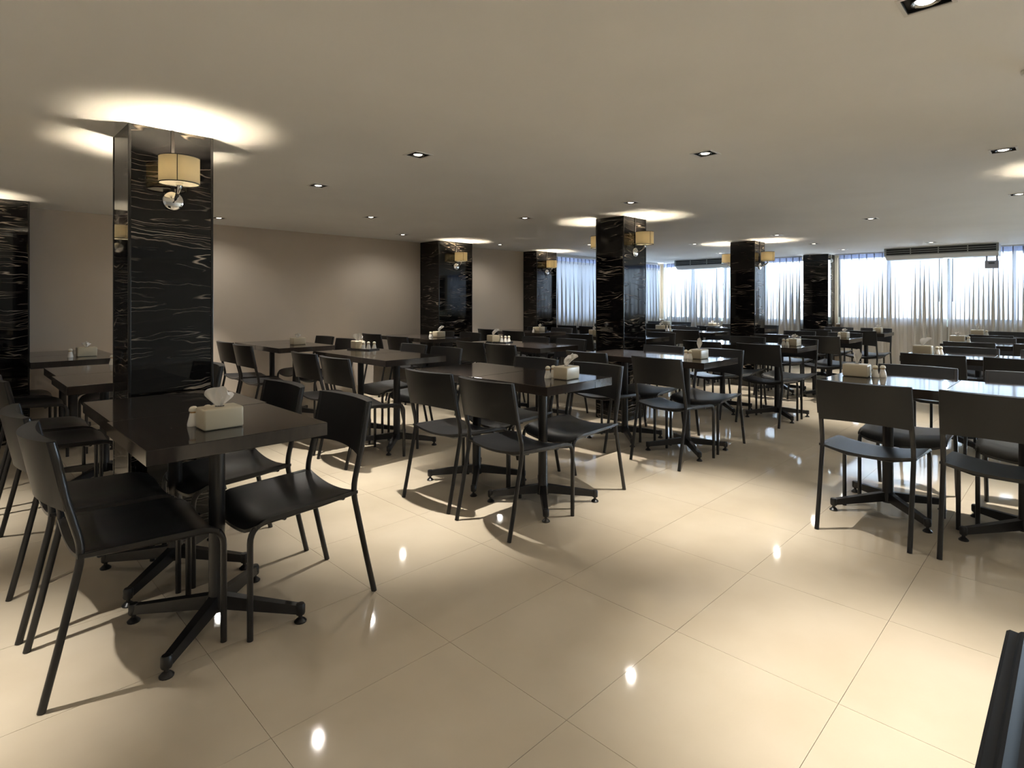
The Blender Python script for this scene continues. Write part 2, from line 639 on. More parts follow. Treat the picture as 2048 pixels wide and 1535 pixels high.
# ------------------------------------------------------------------ columns
def column(x0, x1, y0, y1, label, strip_sides=(), name='marble_column', cat='column'):
    cx_, cy_ = (x0 + x1) / 2, (y0 + y1) / 2
    hx, hy_ = (x1 - x0) / 2, (y1 - y0) / 2
    e = thing(name, label, cat, (cx_, cy_, 0))
    t = 0.013     # corner trim size
    zt = H - 0.0005
    obj('core', MB().box(-hx + 0.02, hx - 0.02, -hy_ + 0.02, hy_ - 0.02, 0, zt).mesh('core', 'dark_trim', 0), e)
    p = 0.003
    obj('marble_panel', MB().box(-hx + t, hx - t, -hy_ + p, -hy_ + 0.02, 0, zt).mesh('marble_panel', 'black_marble', 0), e)
    obj('marble_panel', MB().box(-hx + t, hx - t, hy_ - 0.02, hy_ - p, 0, zt).mesh('marble_panel', 'black_marble', 0), e)
    obj('marble_panel', MB().box(-hx + p, -hx + 0.02, -hy_ + t, hy_ - t, 0, zt).mesh('marble_panel', 'black_marble', 0), e)
    obj('marble_panel', MB().box(hx - 0.02, hx - p, -hy_ + t, hy_ - t, 0, zt).mesh('marble_panel', 'black_marble', 0), e)
    for sx in (-1, 1):
        for sy in (-1, 1):
            obj('corner_trim', MB().bbox(min(sx * hx, sx * (hx - t)), max(sx * hx, sx * (hx - t)),
                                         min(sy * hy_, sy * (hy_ - t)), max(sy * hy_, sy * (hy_ - t)), 0, zt, 0.002).mesh('corner_trim', 'dark_trim'), e)
    for s in strip_sides:   # narrow dark vertical strip above each wall lamp
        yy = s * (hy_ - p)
        obj('dark_strip', MB().box(-0.007, 0.007, min(yy, yy + s * 0.006), max(yy, yy + s * 0.006), 1.74, zt).mesh('dark_strip', 'dark_matte', 0), e)
    return e


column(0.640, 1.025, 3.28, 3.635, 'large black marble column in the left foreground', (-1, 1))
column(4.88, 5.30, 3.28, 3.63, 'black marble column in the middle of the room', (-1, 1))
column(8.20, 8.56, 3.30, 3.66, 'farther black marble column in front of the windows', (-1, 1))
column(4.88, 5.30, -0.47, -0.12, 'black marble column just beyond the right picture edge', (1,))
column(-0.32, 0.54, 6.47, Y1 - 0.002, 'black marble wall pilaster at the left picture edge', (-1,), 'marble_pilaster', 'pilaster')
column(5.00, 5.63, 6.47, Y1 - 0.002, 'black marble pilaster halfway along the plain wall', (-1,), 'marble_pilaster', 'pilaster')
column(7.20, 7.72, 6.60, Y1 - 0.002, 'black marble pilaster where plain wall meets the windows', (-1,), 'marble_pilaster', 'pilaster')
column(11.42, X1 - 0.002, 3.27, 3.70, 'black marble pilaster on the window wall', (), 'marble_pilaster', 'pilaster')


# ------------------------------------------------------------------ wall lamps
def make_sconce():
    e = thing('wall_lamp', '', 'wall lamp', group='drum shade wall lamps on the marble')
    obj('backplate', MB().lathe([(0.0, 0.0), (0.046, 0.0), (0.048, 0.004), (0.046, 0.009), (0.034, 0.014), (0.0, 0.016)], 28, 'x').mesh('backplate', 'chrome'), e)
    arm = MB()
    arm.tube([(0.012, 0, -0.004), (0.045, 0, 0.004), (0.080, 0, 0.022), (0.105, 0, 0.040), (0.115, 0, 0.052), (0.115, 0, 0.075)],
             [0.0085, 0.0085, 0.009, 0.0095, 0.011, 0.011], 12)
    obj('arm', arm.mesh('arm', 'chrome'), e)
    obj('socket', MB().lathe([(0.0, 0.060), (0.016, 0.060), (0.016, 0.100), (0.012, 0.104), (0.0, 0.104)], 16, 'z', (0.115, 0, 0)).mesh('socket', 'chrome'), e)
    R, z0, z1 = 0.090, 0.072, 0.200
    sh = obj('shade', MB().lathe([(R, z0), (R, (z0 + z1) / 2), (R, z1), (R - 0.0015, z1), (R - 0.0015, (z0 + z1) / 2), (R - 0.0015, z0)], 40, 'z', (0.115, 0, 0), True).mesh('shade', 'shade_fabric'), e)
    rim = MB()
    for z in (z0, z1):
        rim.lathe([(R + 0.0008, z - 0.002), (R + 0.0008, z + 0.002), (R - 0.003, z + 0.002), (R - 0.003, z - 0.002)], 40, 'z', (0.115, 0, 0), True)
    obj('rim_wire', rim.mesh('rim_wire', 'dark_trim'), sh)
    obj('seam', MB().box(0.115 + R - 0.001, 0.115 + R + 0.0012, -0.033, -0.030, z0, z1).mesh('seam', 'dark_trim', 0), sh).location = (-0.006, 0, 0)
    obj('diffuser', MB().lathe([(0.018, z0 + 0.004), (R - 0.004, z0 + 0.004), (R - 0.004, z0 + 0.006), (0.018, z0 + 0.006)], 32, 'z', (0.115, 0, 0), True).mesh('diffuser', 'shade_diffuser'), e)
    obj('bulb_base', MB().lathe([(0.0, 0.100), (0.011, 0.100), (0.012, 0.125), (0.009, 0.150), (0.0, 0.155)], 14, 'z', (0.115, 0, 0)).mesh('bulb_base', 'bulb_frost'), e)
    obj('bulb', MB().lathe([(0.0, 0.156), (0.0075, 0.158), (0.0075, 0.171), (0.0, 0.173)], 12, 'z', (0.115, 0, 0)).mesh('bulb', 'bulb_glow'), e)
    return e


SZ = 1.733
scs = [
    (0.833, 3.283, -1, 'beige drum wall lamp on the front of the large left column'),
    (0.833, 3.632, 1, 'beige drum wall lamp hidden behind the large left column'),
    (5.09, 3.283, -1, 'beige drum wall lamp on the right face of the middle column'),
    (5.09, 3.627, 1, 'beige drum wall lamp peeking out left of the middle column'),
    (8.38, 3.303, -1, 'beige drum wall lamp on the right face of the farther column'),
    (8.38, 3.657, 1, 'beige drum wall lamp peeking out left of the farther column'),
    (5.09, -0.123, 1, 'beige drum wall lamp on the column beyond the right edge'),
    (0.11, 6.473, -1, 'beige drum wall lamp mirrored in the left side of the front column'),
    (5.315, 6.473, -1, 'beige drum wall lamp on the first wall pilaster'),
    (7.46, 6.603, -1, 'beige drum wall lamp on the pilaster next to the windows'),
]
proto = make_sconce()
for i, (x, y, s, lab) in enumerate(scs):
    if i == 0:
        proto.location = (x, y, SZ)
        proto.rotation_euler = (0, 0, s * pi / 2)
        proto['label'] = lab
    else:
        dup(proto, lab, (x, y, SZ), s * pi / 2)


# ------------------------------------------------------------------ downlights
def make_downlight():
    e = thing('ceiling_downlight', '', 'downlight', group='recessed square downlights')
    s = HS
    lip = MB()
    o_, i_ = s + 0.010, s - 0.001
    for (a, b, c, d) in ((-o_, o_, -o_, -i_), (-o_, o_, i_, o_), (-o_, -i_, -i_, i_), (i_, o_, -i_, i_)):
        lip.box(a, b, c, d, -0.003, 0.0004)
    obj('trim_ring', lip.mesh('trim_ring', 'white_lip', 0), e)
    hs = MB()
    t = 0.003
    for (a, b, c, d) in ((-s, s, -s, -s + t), (-s, s, s - t, s), (-s, -s + t, -s + t, s - t), (s - t, s, -s + t, s - t)):
        hs.box(a, b, c, d, 0.0, 0.07)
    hs.box(-s, s, -s, s, 0.07, 0.074)
    obj('housing', hs.mesh('housing', 'housing_black', 0), e)
    obj('plate', MB().box(-s + t, s - t, -s + t, s - t, 0.010, 0.014).mesh('plate', 'housing_black', 0), e)
    obj('reflector', MB().lathe([(0.035, -0.003), (0.037, -0.003), (0.038, 0.0099), (0.030, 0.0099), (0.0265, 0.004), (0.030, 0.000)], 28, 'z', (0, 0, 0), True).mesh('reflector', 'reflector'), e)
    obj('lamp', MB().lathe([(0.0, -0.005), (0.012, -0.0045), (0.022, -0.002), (0.026, 0.002), (0.026, 0.0099), (0.0, 0.0099)], 24).mesh('lamp', 'lamp_face'), e)
    ld = bpy.data.lights.new('lamp_beam', 'SPOT')
    ld.energy = SPOT_W
    ld.color = SPOT_COL
    ld.spot_size = radians(56)
    ld.spot_blend = 1.0
    ld.shadow_soft_size = 0.014
    lo = bpy.data.objects.new('lamp_beam', ld)
    COL.objects.link(lo)
    lo.parent = e
    lo.location = (0, 0, -0.022)
    # weaker wide spill around the beam of the same lamp
    ld = bpy.data.lights.new('lamp_spill', 'SPOT')
    ld.energy = SPILL_W
    ld.color = SPOT_COL
    ld.spot_size = radians(160)
    ld.spot_blend = 0.7
    ld.shadow_soft_size = 0.03
    lo = bpy.data.objects.new('lamp_spill', ld)
    COL.objects.link(lo)
    lo.parent = e
    lo.location = (0, 0, -0.028)
    return e


proto = make_downlight()
for i, (x, y, lab) in enumerate(LIGHTS):
    if i == 0:
        proto.location = (x, y, H)
        proto['label'] = lab
    else:
        dup(proto, lab, (x, y, H))


# ------------------------------------------------------------------ tables
def make_table():
    e = thing('cafe_table', '', 'table', group='square black cafe tables')
    hw = 0.2985
    obj('tabletop', MB().bbox(-hw, hw, -hw, hw, 0.711, 0.76, 0.0018, 1).mesh('tabletop', 'laminate'), e)
    obj('mounting_plate', MB().bbox(-0.13, 0.13, -0.13, 0.13, 0.700, 0.7108, 0.003, 1).mesh('mounting_plate', 'black_metal'), e)
    obj('pedestal', MB().lathe([(0.0, 0.05), (0.036, 0.05), (0.036, 0.095), (0.029, 0.115), (0.028, 0.40), (0.028, 0.690), (0.05, 0.700), (0.0, 0.700)], 24).mesh('pedestal', 'black_metal'), e)
    arm = MB()
    n = 6
    for i in range(n):
        pass
    # tapering cast arm along +x, seen as a sloping bar
    def sec(x):
        f = x / 0.325
        top = 0.112 - 0.047 * f
        bot = 0.060 - 0.026 * f
        w = 0.021 - 0.005 * f
        return [(x, -w, bot), (x, w, bot), (x, w * 0.8, top), (x, -w * 0.8, top)]
    secs = [sec(x) for x in (0.0, 0.08, 0.16, 0.24, 0.325)]
    vv = [p for s in secs for p in s]
    ff = []
    for i in range(len(secs) - 1):
        for k in range(4):
            ff.append((i * 4 + k, i * 4 + (k + 1) % 4, (i + 1) * 4 + (k + 1) % 4, (i + 1) * 4 + k))
    ff.append((3, 2, 1, 0))
    l_ = (len(secs) - 1) * 4
    ff.append((l_, l_ + 1, l_ + 2, l_ + 3))
    arm.add(vv, ff)
    arm.lathe([(0.0, 0.030), (0.016, 0.030), (0.018, 0.036), (0.018, 0.064), (0.014, 0.070), (0.0, 0.071)], 14, 'z', (0.318, 0, 0))
    arm_me = arm.mesh('base_arm', 'black_metal')
    ft = MB().lathe([(0.0, 0.0), (0.022, 0.0), (0.023, 0.005), (0.014, 0.014), (0.008, 0.018), (0.008, 0.031), (0.0, 0.031)], 14, 'z', (0.318, 0, 0))
    ft_me = ft.mesh('foot', 'black_metal')
    for k in range(4):
        a = obj('base_arm', arm_me, e, (0, 0, 0), pi / 4 + k * pi / 2)
        obj('foot', ft_me, a)
    return e


# table pairs: key, centre x, y of the near edge, where they stand
PAIRS = [
    # front row
    ('A', 0.742, 2.035, 'first front-row', 'nearest'),
    ('F', 2.595, 2.030, 'second front-row', ''),
    ('G', 4.330, 2.000, 'third front-row', ''),
    ('H', 6.260, 1.985, 'fourth front-row', ''),
    ('I', 8.090, 2.000, 'fifth front-row', ''),
    ('J', 9.880, 2.010, 'sixth front-row', ''),
    # middle row
    ('D', 0.775, 3.890, 'first middle-row', ''),
    ('B', 2.740, 3.830, 'second middle-row', ''),
    ('K', 4.460, 3.770, 'third middle-row', ''),
    ('L', 6.400, 3.800, 'fourth middle-row', ''),
    ('Q', 8.300, 3.860, 'fifth middle-row', ''),
    ('S', 9.880, 3.720, 'sixth middle-row', ''),
    # wall row
    ('E', 0.770, 5.600, 'first wall-row', ''),
    ('C', 2.640, 5.580, 'second wall-row', ''),
    ('c', 4.520, 5.580, 'third wall-row', ''),
    ('d', 6.480, 5.600, 'fourth wall-row', ''),
    ('e', 8.350, 5.560, 'fifth wall-row', ''),
    ('f', 10.20, 5.560, 'sixth wall-row', ''),
    # right-hand row
    ('M', 3.920, -0.095, 'first right-hand-row', ''),
    ('N', 6.110, -0.090, 'second right-hand-row', ''),
    ('O', 8.070, -0.090, 'third right-hand-row', ''),
    ('P', 9.900, -0.090, 'fourth right-hand-row', ''),
]
# small misfits between two joined tables (dx of the far one)
SHIFT = {'D': 0.022, 'A': 0.012, 'F': -0.008, 'B': 0.006}
tproto = make_table()
first = True
for key, cx_, y0, ph, _ in PAIRS:
    for half in (0, 1):
        where = 'nearer' if half == 0 else 'farther'
        if key in 'MNOP':
            where = 'right' if half == 0 else 'left'
        lab = 'black square pedestal table, %s half of the %s table' % (where, ph)
        x = cx_ + (SHIFT.get(key, 0.0) if half else 0.0)
        y = y0 + 0.2985 + half * 0.6005
        if first:
            tproto.location = (x, y, 0)
            tproto['label'] = lab
            first = False
        else:
            dup(tproto, lab, (x, y, 0))


# ------------------------------------------------------------------ chairs
def bend(p0, p1, p2, r, n=6):
    """points rounding the corner p1 with radius-like distance r"""
    p0, p1, p2 = Vector(p0), Vector(p1), Vector(p2)
    a = p1 + (p0 - p1).normalized() * r
    b = p1 + (p2 - p1).normalized() * r
    return [a * (1 - t) ** 2 + p1 * 2 * t * (1 - t) + b * t * t for t in [i / n for i in range(n + 1)]]


def make_chair():
    e = thing('dining_chair', '', 'chair', group='black dining chairs')
    W_ = 0.208
    for s in (-1, 1):
        y = s * W_
        # rear leg runs on as the back post
        pts = [(-0.262, y, 0.0), (-0.225, y, 0.16), (-0.190, y, 0.32)]
        pts += bend((-0.190, y, 0.32), (-0.163, y, 0.445), (-0.205, y * 0.985, 0.64), 0.05, 5)
        pts += [(-0.205, y * 0.985, 0.62), (-0.222, y * 0.98, 0.72), (-0.238, y * 0.975, 0.797)]
        n = len(pts)
        obj('leg', MB().tube(pts, [0.0115] * (n - 3) + [0.0125, 0.0125, 0.012], 12, True).mesh('leg', 'black_metal'), e)
        # front leg bends into the side rail under the seat
        pts = [(-0.165, y * 0.985, 0.436), (-0.02, y * 0.985, 0.424), (0.15, y, 0.416)]
        pts += bend((0.15, y, 0.416), (0.246, y, 0.412), (0.246, y, 0.0), 0.065, 7)
        pts += [(0.246, y, 0.2), (0.246, y, 0.0)]
        obj('leg', MB().tube(pts, 0.0110, 12, True).mesh('leg', 'black_metal'), e)
    bar = MB()
    bar2 = MB()
    bar.tube([(0.12, -W_, 0.408), (0.12, -0.1, 0.386), (0.12, 0.1, 0.386), (0.12, W_, 0.408)], 0.008, 8)
    bar2.tube([(-0.12, -W_, 0.424), (-0.12, -0.1, 0.398), (-0.12, 0.1, 0.398), (-0.12, W_, 0.424)], 0.008, 8)
    obj('cross_bar', bar.mesh('cross_bar', 'black_metal'), e)
    obj('cross_bar', bar2.mesh('cross_bar', 'black_metal'), e)
    # dished seat: sags between the rails, rolls down at the front
    def seat_z(x, y):
        yy = y / 0.222
        z = 0.449 - 0.030 * (1 - yy * yy) - 0.018 * (x + 0.17) / 0.43
        if abs(yy) > 0.9:
            z -= 0.10 * (abs(yy) - 0.9) ** 1.6 * 1.4
        fx = x - 0.160
        if fx > 0:
            z -= 3.6 * fx * fx
        return z
    th = 0.012
    nx, ny = 14, 16
    vs_, fs_ = [], []
    for side in (0, 1):
        for j in range(ny + 1):
            for i in range(nx + 1):
                y = -0.222 + 0.444 * j / ny
                # rounded corners at the front
                xe = 0.250 - 0.045 * max(0, abs(y) / 0.222 - 0.75) ** 2 * 16 * 0.5
                xb = -0.178 + 0.02 * (1 - (y / 0.222) ** 2) * 0.0
                x = xb + (xe - xb) * i / nx
                vs_.append((x, y, seat_z(x, y) - side * th))
    N = (nx + 1) * (ny + 1)
    def id_(i, j, s):
        return s * N + j * (nx + 1) + i
    for j in range(ny):
        for i in range(nx):
            fs_.append((id_(i, j, 0), id_(i + 1, j, 0), id_(i + 1, j + 1, 0), id_(i, j + 1, 0)))
            fs_.append((id_(i, j, 1), id_(i, j + 1, 1), id_(i + 1, j + 1, 1), id_(i + 1, j, 1)))
    for i in range(nx):
        fs_.append((id_(i, 0, 0), id_(i, 0, 1), id_(i + 1, 0, 1), id_(i + 1, 0, 0)))
        fs_.append((id_(i, ny, 0), id_(i + 1, ny, 0), id_(i + 1, ny, 1), id_(i, ny, 1)))
    for j in range(ny):
        fs_.append((id_(0, j, 0), id_(0, j + 1, 0), id_(0, j + 1, 1), id_(0, j, 1)))
        fs_.append((id_(nx, j, 0), id_(nx, j, 1), id_(nx, j + 1, 1), id_(nx, j + 1, 0)))
    obj('seat', MB().add(vs_, fs_).mesh('seat', 'chair_leather', 50), e)
    # crescent backrest between the posts
    vs_, fs_ = [], []
    ny, nz = 18, 5
    for side in (0, 1):
        for k in range(nz + 1):
            for j in range(ny + 1):
                t = -1 + 2 * j / ny
                y = 0.212 * t
                z0 = 0.600 - 0.016 * t * t
                z = z0 + (0.802 - z0) * k / nz
                xp = -0.190 - 0.048 * (z - 0.56) / 0.24     # follows the post
                bulge = (0.052 if side else 0.026) * (1 - t * t)
                ends = 0.013 if side else -0.011
                vs_.append((xp - ends * (1 if side else 1) * (1.0) - bulge, y, z))
    N = (nz + 1) * (ny + 1)
    def ib(j, k, s):
        return s * N + k * (ny + 1) + j
    for k in range(nz):
        for j in range(ny):
            fs_.append((ib(j, k, 0), ib(j + 1, k, 0), ib(j + 1, k + 1, 0), ib(j, k + 1, 0)))
            fs_.append((ib(j, k, 1), ib(j, k + 1, 1), ib(j + 1, k + 1, 1), ib(j + 1, k, 1)))
    for j in range(ny):
        for k in (0, nz):
            fs_.append((ib(j, k, 0), ib(j, k, 1), ib(j + 1, k, 1), ib(j + 1, k, 0)))
    for k in range(nz):
        for j in (0, ny):
            fs_.append((ib(j, k, 0), ib(j, k + 1, 0), ib(j, k + 1, 1), ib(j, k, 1)))
    obj('backrest', MB().add(vs_, fs_).mesh('backrest', 'chair_back', 40), e)
    return e


cproto = make_chair()
cfirst = True
# measured chair centres (key, side, near/far): x, y, extra turn in degrees
CH = {
    ('A', 'R', 0): (1.030, 2.325, 0.0), ('A', 'R', 1): (1.000, 2.895, 1.0),
    ('A', 'L', 0): (0.470, 2.390, 0.0), ('A', 'L', 1): (0.455, 2.890, 0.0),
    ('F', 'L', 0): (2.295, 2.262, 0.0), ('F', 'L', 1): (2.310, 2.800, 3.0),
    ('F', 'R', 0): (2.880, 2.320, -2.0), ('F', 'R', 1): (2.880, 2.870, 0.0),
    ('G', 'L', 0): (4.020, 2.250, -2.0), ('G', 'L', 1): (4.050, 2.930, -1.5),
    ('H', 'L', 0): (5.950, 2.270, 0.0), ('H', 'L', 1): (5.930, 2.850, 0.0),
    ('B', 'L', 0): (2.330, 3.990, 1.0), ('B', 'L', 1): (2.340, 4.520, 1.0),
    ('C', 'L', 0): (2.300, 5.760, 1.0), ('C', 'L', 1): (2.330, 6.330, 1.0),
    ('C', 'R', 0): (2.990, 5.870, 1.0), ('C', 'R', 1): (3.040, 6.480, 0.0),
    ('c', 'L', 0): (4.130, 5.860, 0.0), ('c', 'L', 1): (4.200, 6.560, 1.0),
    ('K', 'L', 0): (4.130, 4.060, 0.0), ('K', 'L', 1): (4.150, 4.540, 0.0),
    ('d', 'L', 0): (6.020, 5.760, 0.0), ('d', 'L', 1): (6.130, 6.420, 0.0),
    ('e', 'L', 0): (8.020, 5.930, 0.0), ('e', 'L', 1): (8.040, 6.430, 0.0),
    ('M', 'L', 1): (3.585, 0.800, 0.0), ('M', 'L', 0): (3.600, 0.265, -1.0),
    ('M', 'R', 1): (4.240, 0.760, 0.0), ('M', 'R', 0): (4.260, 0.200, 1.0),
    ('N', 'L', 1): (5.815, 0.840, -1.0), ('N', 'L', 0): (5.820, 0.315, 0.0),
    ('O', 'L', 1): (7.740, 0.820, -2.0), ('O', 'L', 0): (7.780, 0.270, 0.0),
    ('P', 'L', 1): (9.480, 0.800, -1.0), ('P', 'L', 0): (9.500, 0.250, 0.0),
}
rnd = random.Random(7)
for key, cx_, y0, ph, _ in PAIRS:
    for side in 'LR':
        for half in (0, 1):
            j = (rnd.uniform(-0.02, 0.02), rnd.uniform(-0.02, 0.02), rnd.uniform(-2, 2))
            if (key, side, half) in CH:
                x, y, a = CH[key, side, half]
            else:
                x = cx_ + (-0.31 if side == 'L' else 0.29) + j[0]
                y = y0 + 0.27 + half * 0.56 + j[1]
                a = j[2]
            sd = 'left' if side == 'L' else 'right'
            nf = 'nearer' if half == 0 else 'farther'
            if key in 'MNOP':
                sd = 'camera' if side == 'L' else 'window'
                nf = 'right' if half == 0 else 'left'
                lab = 'black dining chair, %s seat on the %s side of the %s table' % (nf, sd, ph)
            else:
                lab = 'black dining chair, %s seat on the %s side of the %s table' % (nf, sd, ph)
            rz = radians(a) + (0.0 if side == 'L' else pi)
            if cfirst:
                cproto.location = (x, y, 0)
                cproto.rotation_euler = (0, 0, rz)
                cproto['label'] = lab
                cfirst = False
            else:
                dup(cproto, lab, (x, y, 0), rz)


# ------------------------------------------------------------------ table ware
def tissue_mesh(seed, tall, lean, half):
    """two leaves of a pulled-up tissue: pinched at the slot, fanned and rippled above"""
    r = random.Random(seed)
    mb = MB()
    for leaf in (0, 1):
        ph = [r.uniform(0, 6.28) for _ in range(3)]
        k = 1.0 if leaf == 0 else r.uniform(0.72, 0.85)
        sk = 0.0 if leaf == 0 else r.uniform(-0.25, 0.25)
        def fn(a, b, ph=ph, k=k, sk=sk, leaf=leaf):
            t = 2 * a - 1
            w = half * k * (0.22 + 0.78 * sin(min(1.0, b * 1.25) * pi / 2)) * (1 - 0.25 * max(0, b - 0.75) * 4 * 0.4)
            x = w * t + lean * b * b + sk * half * b
            y = (0.010 * sin(3.2 * t + ph[0]) + 0.006 * sin(6.5 * t + ph[1])) * (0.3 + b) + (0.006 if leaf else -0.006) * b + 0.012 * b * b * (1 if leaf else -1)
            z = tall * k * b * (1 - 0.30 * t * t * b - 0.06 * b * sin(5 * t + ph[2])) + 0.0005
            return (x, y, z)
        mb.grid(fn, 14, 8)
    return mb.mesh('tissue', 'tissue_paper', 60)


TIS = [tissue_mesh(3, 0.074, 0.004, 0.048), tissue_mesh(8, 0.075, 0.040, 0.026), tissue_mesh(12, 0.088, -0.004, 0.022), tissue_mesh(21, 0.046, 0.006, 0.024)]
box_me = MB().bbox(-0.068, 0.068, -0.050, 0.050, 0.0, 0.076, 0.008, 3).mesh('body', 'box_cream')
slot_me = MB().lathe([(0.0, 0.0), (0.012, 0.0), (0.016, 0.0006), (0.012, 0.0012), (0.0, 0.0012)], 18).mesh('opening', 'dark_trim')
shk_me = MB().lathe([(0.0, 0.0), (0.021, 0.0), (0.0215, 0.006), (0.0195, 0.016), (0.0150, 0.034), (0.0125, 0.048), (0.0, 0.048)], 18).mesh('body', 'ceramic')
neck_me = MB().lathe([(0.0, 0.048), (0.0125, 0.048), (0.0130, 0.054), (0.0, 0.054)], 16).mesh('neck', 'amber_glass')
cap_me = MB().lathe([(0.0, 0.054), (0.0150, 0.054), (0.0158, 0.058), (0.0140, 0.066), (0.0085, 0.071), (0.0, 0.073)], 16).mesh('cap', 'shaker_cap')
tray_mb = MB()
tray_mb.bbox(-0.075, 0.075, -0.13, 0.13, 0.0, 0.005, 0.002, 1)
for (a, b, c, d) in ((-0.078, 0.078, -0.133, -0.128), (-0.078, 0.078, 0.128, 0.133), (-0.078, -0.073, -0.13, 0.13), (0.073, 0.078, -0.13, 0.13)):
    tray_mb.box(a, b, c, d, 0.0, 0.011)
tray_me = tray_mb.mesh('serving_tray', 'tray_black', 0)

TT = 0.7603
# key: (x, y, turn of box, tissue variant, [(dx, dy of shakers)], tray)
SETS = {
    'A': (0.722, 2.242, 0, 0, [(-0.062, 0.090), (-0.015, 0.085)], False),
    'D': (0.985, 4.985, 10, 0, [(-0.105, 0.02), (-0.060, -0.045)], False),
    'E': (0.865, 5.960, 0, 3, [(-0.115, -0.045)], False),
    'C': (2.700, 5.950, 0, 3, [], False),
    'B': (2.850, 4.960, 80, 0, [(-0.005, -0.105), (0.040, -0.125), (0.088, -0.150)], True),
    'F': (2.640, 2.180, 4, 1, [(-0.060, 0.095), (-0.005, 0.098)], False),
    'G': (4.330, 2.190, 0, 2, [(-0.095, 0.030), (-0.075, 0.075)], False),
    'H': (6.300, 2.130, 0, 3, [(-0.095, 0.035), (-0.070, 0.080)], False),
    'I': (8.110, 2.140, 0, 3, [(-0.095, 0.030)], False),
    'J': (9.870, 2.150, 0, 3, [(-0.095, 0.030)], False),
    'K': (4.420, 4.720, 75, 1, [(0.035, -0.10), (0.060, -0.135), (0.085, -0.165)], True),
    'L': (6.330, 4.740, 60, 3, [(0.02, -0.095)], False),
    'Q': (8.350, 4.900, 70, 3, [(0.03, -0.105), (0.06, -0.14)], False),
    'S': (9.900, 4.750, 0, 3, [(0.03, -0.10)], False),
    'c': (4.560, 5.900, 0, 1, [(-0.110, 0.010), (-0.080, 0.075)], False),
    'd': (6.480, 5.880, 0, 3, [(-0.090, 0.040)], False),
    'e': (8.330, 5.880, 0, 3, [], False),
    'f': (10.20, 5.860, 0, 3, [(-0.095, 0.03)], False),
    'M': (4.000, 0.985, 90, 2, [(0.030, -0.092), (0.062, -0.125)], False),
    'N': (6.100, 0.990, 90, 1, [(0.010, -0.100), (0.045, -0.120)], False),
    'O': (8.150, 1.000, 90, 3, [(0.010, -0.098)], False),
    'P': (9.980, 1.010, 90, 2, [(0.010, -0.098)], False),
}
PH = {k: p for k, _, _, p, _ in PAIRS}
POS = ['closest to the box', 'second from the box', 'third from the box']
for k, (x, y, a, tv, shs, tray) in SETS.items():
    z = TT
    if tray:
        dy = -0.06 if shs else 0.0
        n = len(shs)
        tx = x + (sum(s[0] for s in shs) / (2.0 * n) if n else 0)
        ty = y + (sum(s[1] for s in shs) / (2.0 * n) if n else 0)
        tr = tag(obj('serving_tray', tray_me, None, (tx, ty, z), radians(a - 80 + 20 if shs else 90)), 'flat black tray under the tissue box on the %s table' % PH[k], 'tray')
        z += 0.0055
    e = thing('tissue_box', 'cream tissue box with white tissue on the %s table' % PH[k], 'tissue box', (x, y, z), radians(a), 'cream tissue boxes')
    obj('body', box_me, e)
    obj('opening', slot_me, e, (0, 0, 0.076))
    obj('tissue', TIS[tv], e, (0, 0, 0.0765), radians(-a - 45 if tv != 1 else -a - 30))
    for i, (dx, dy) in enumerate(shs):
        s = thing('salt_shaker', 'white ceramic shaker, %s on the %s table' % (POS[i], PH[k]), 'shaker', (x + dx, y + dy, z), 0, 'small white shakers')
        obj('body', shk_me, s)
        obj('neck', neck_me, s)
        obj('cap', cap_me, s)


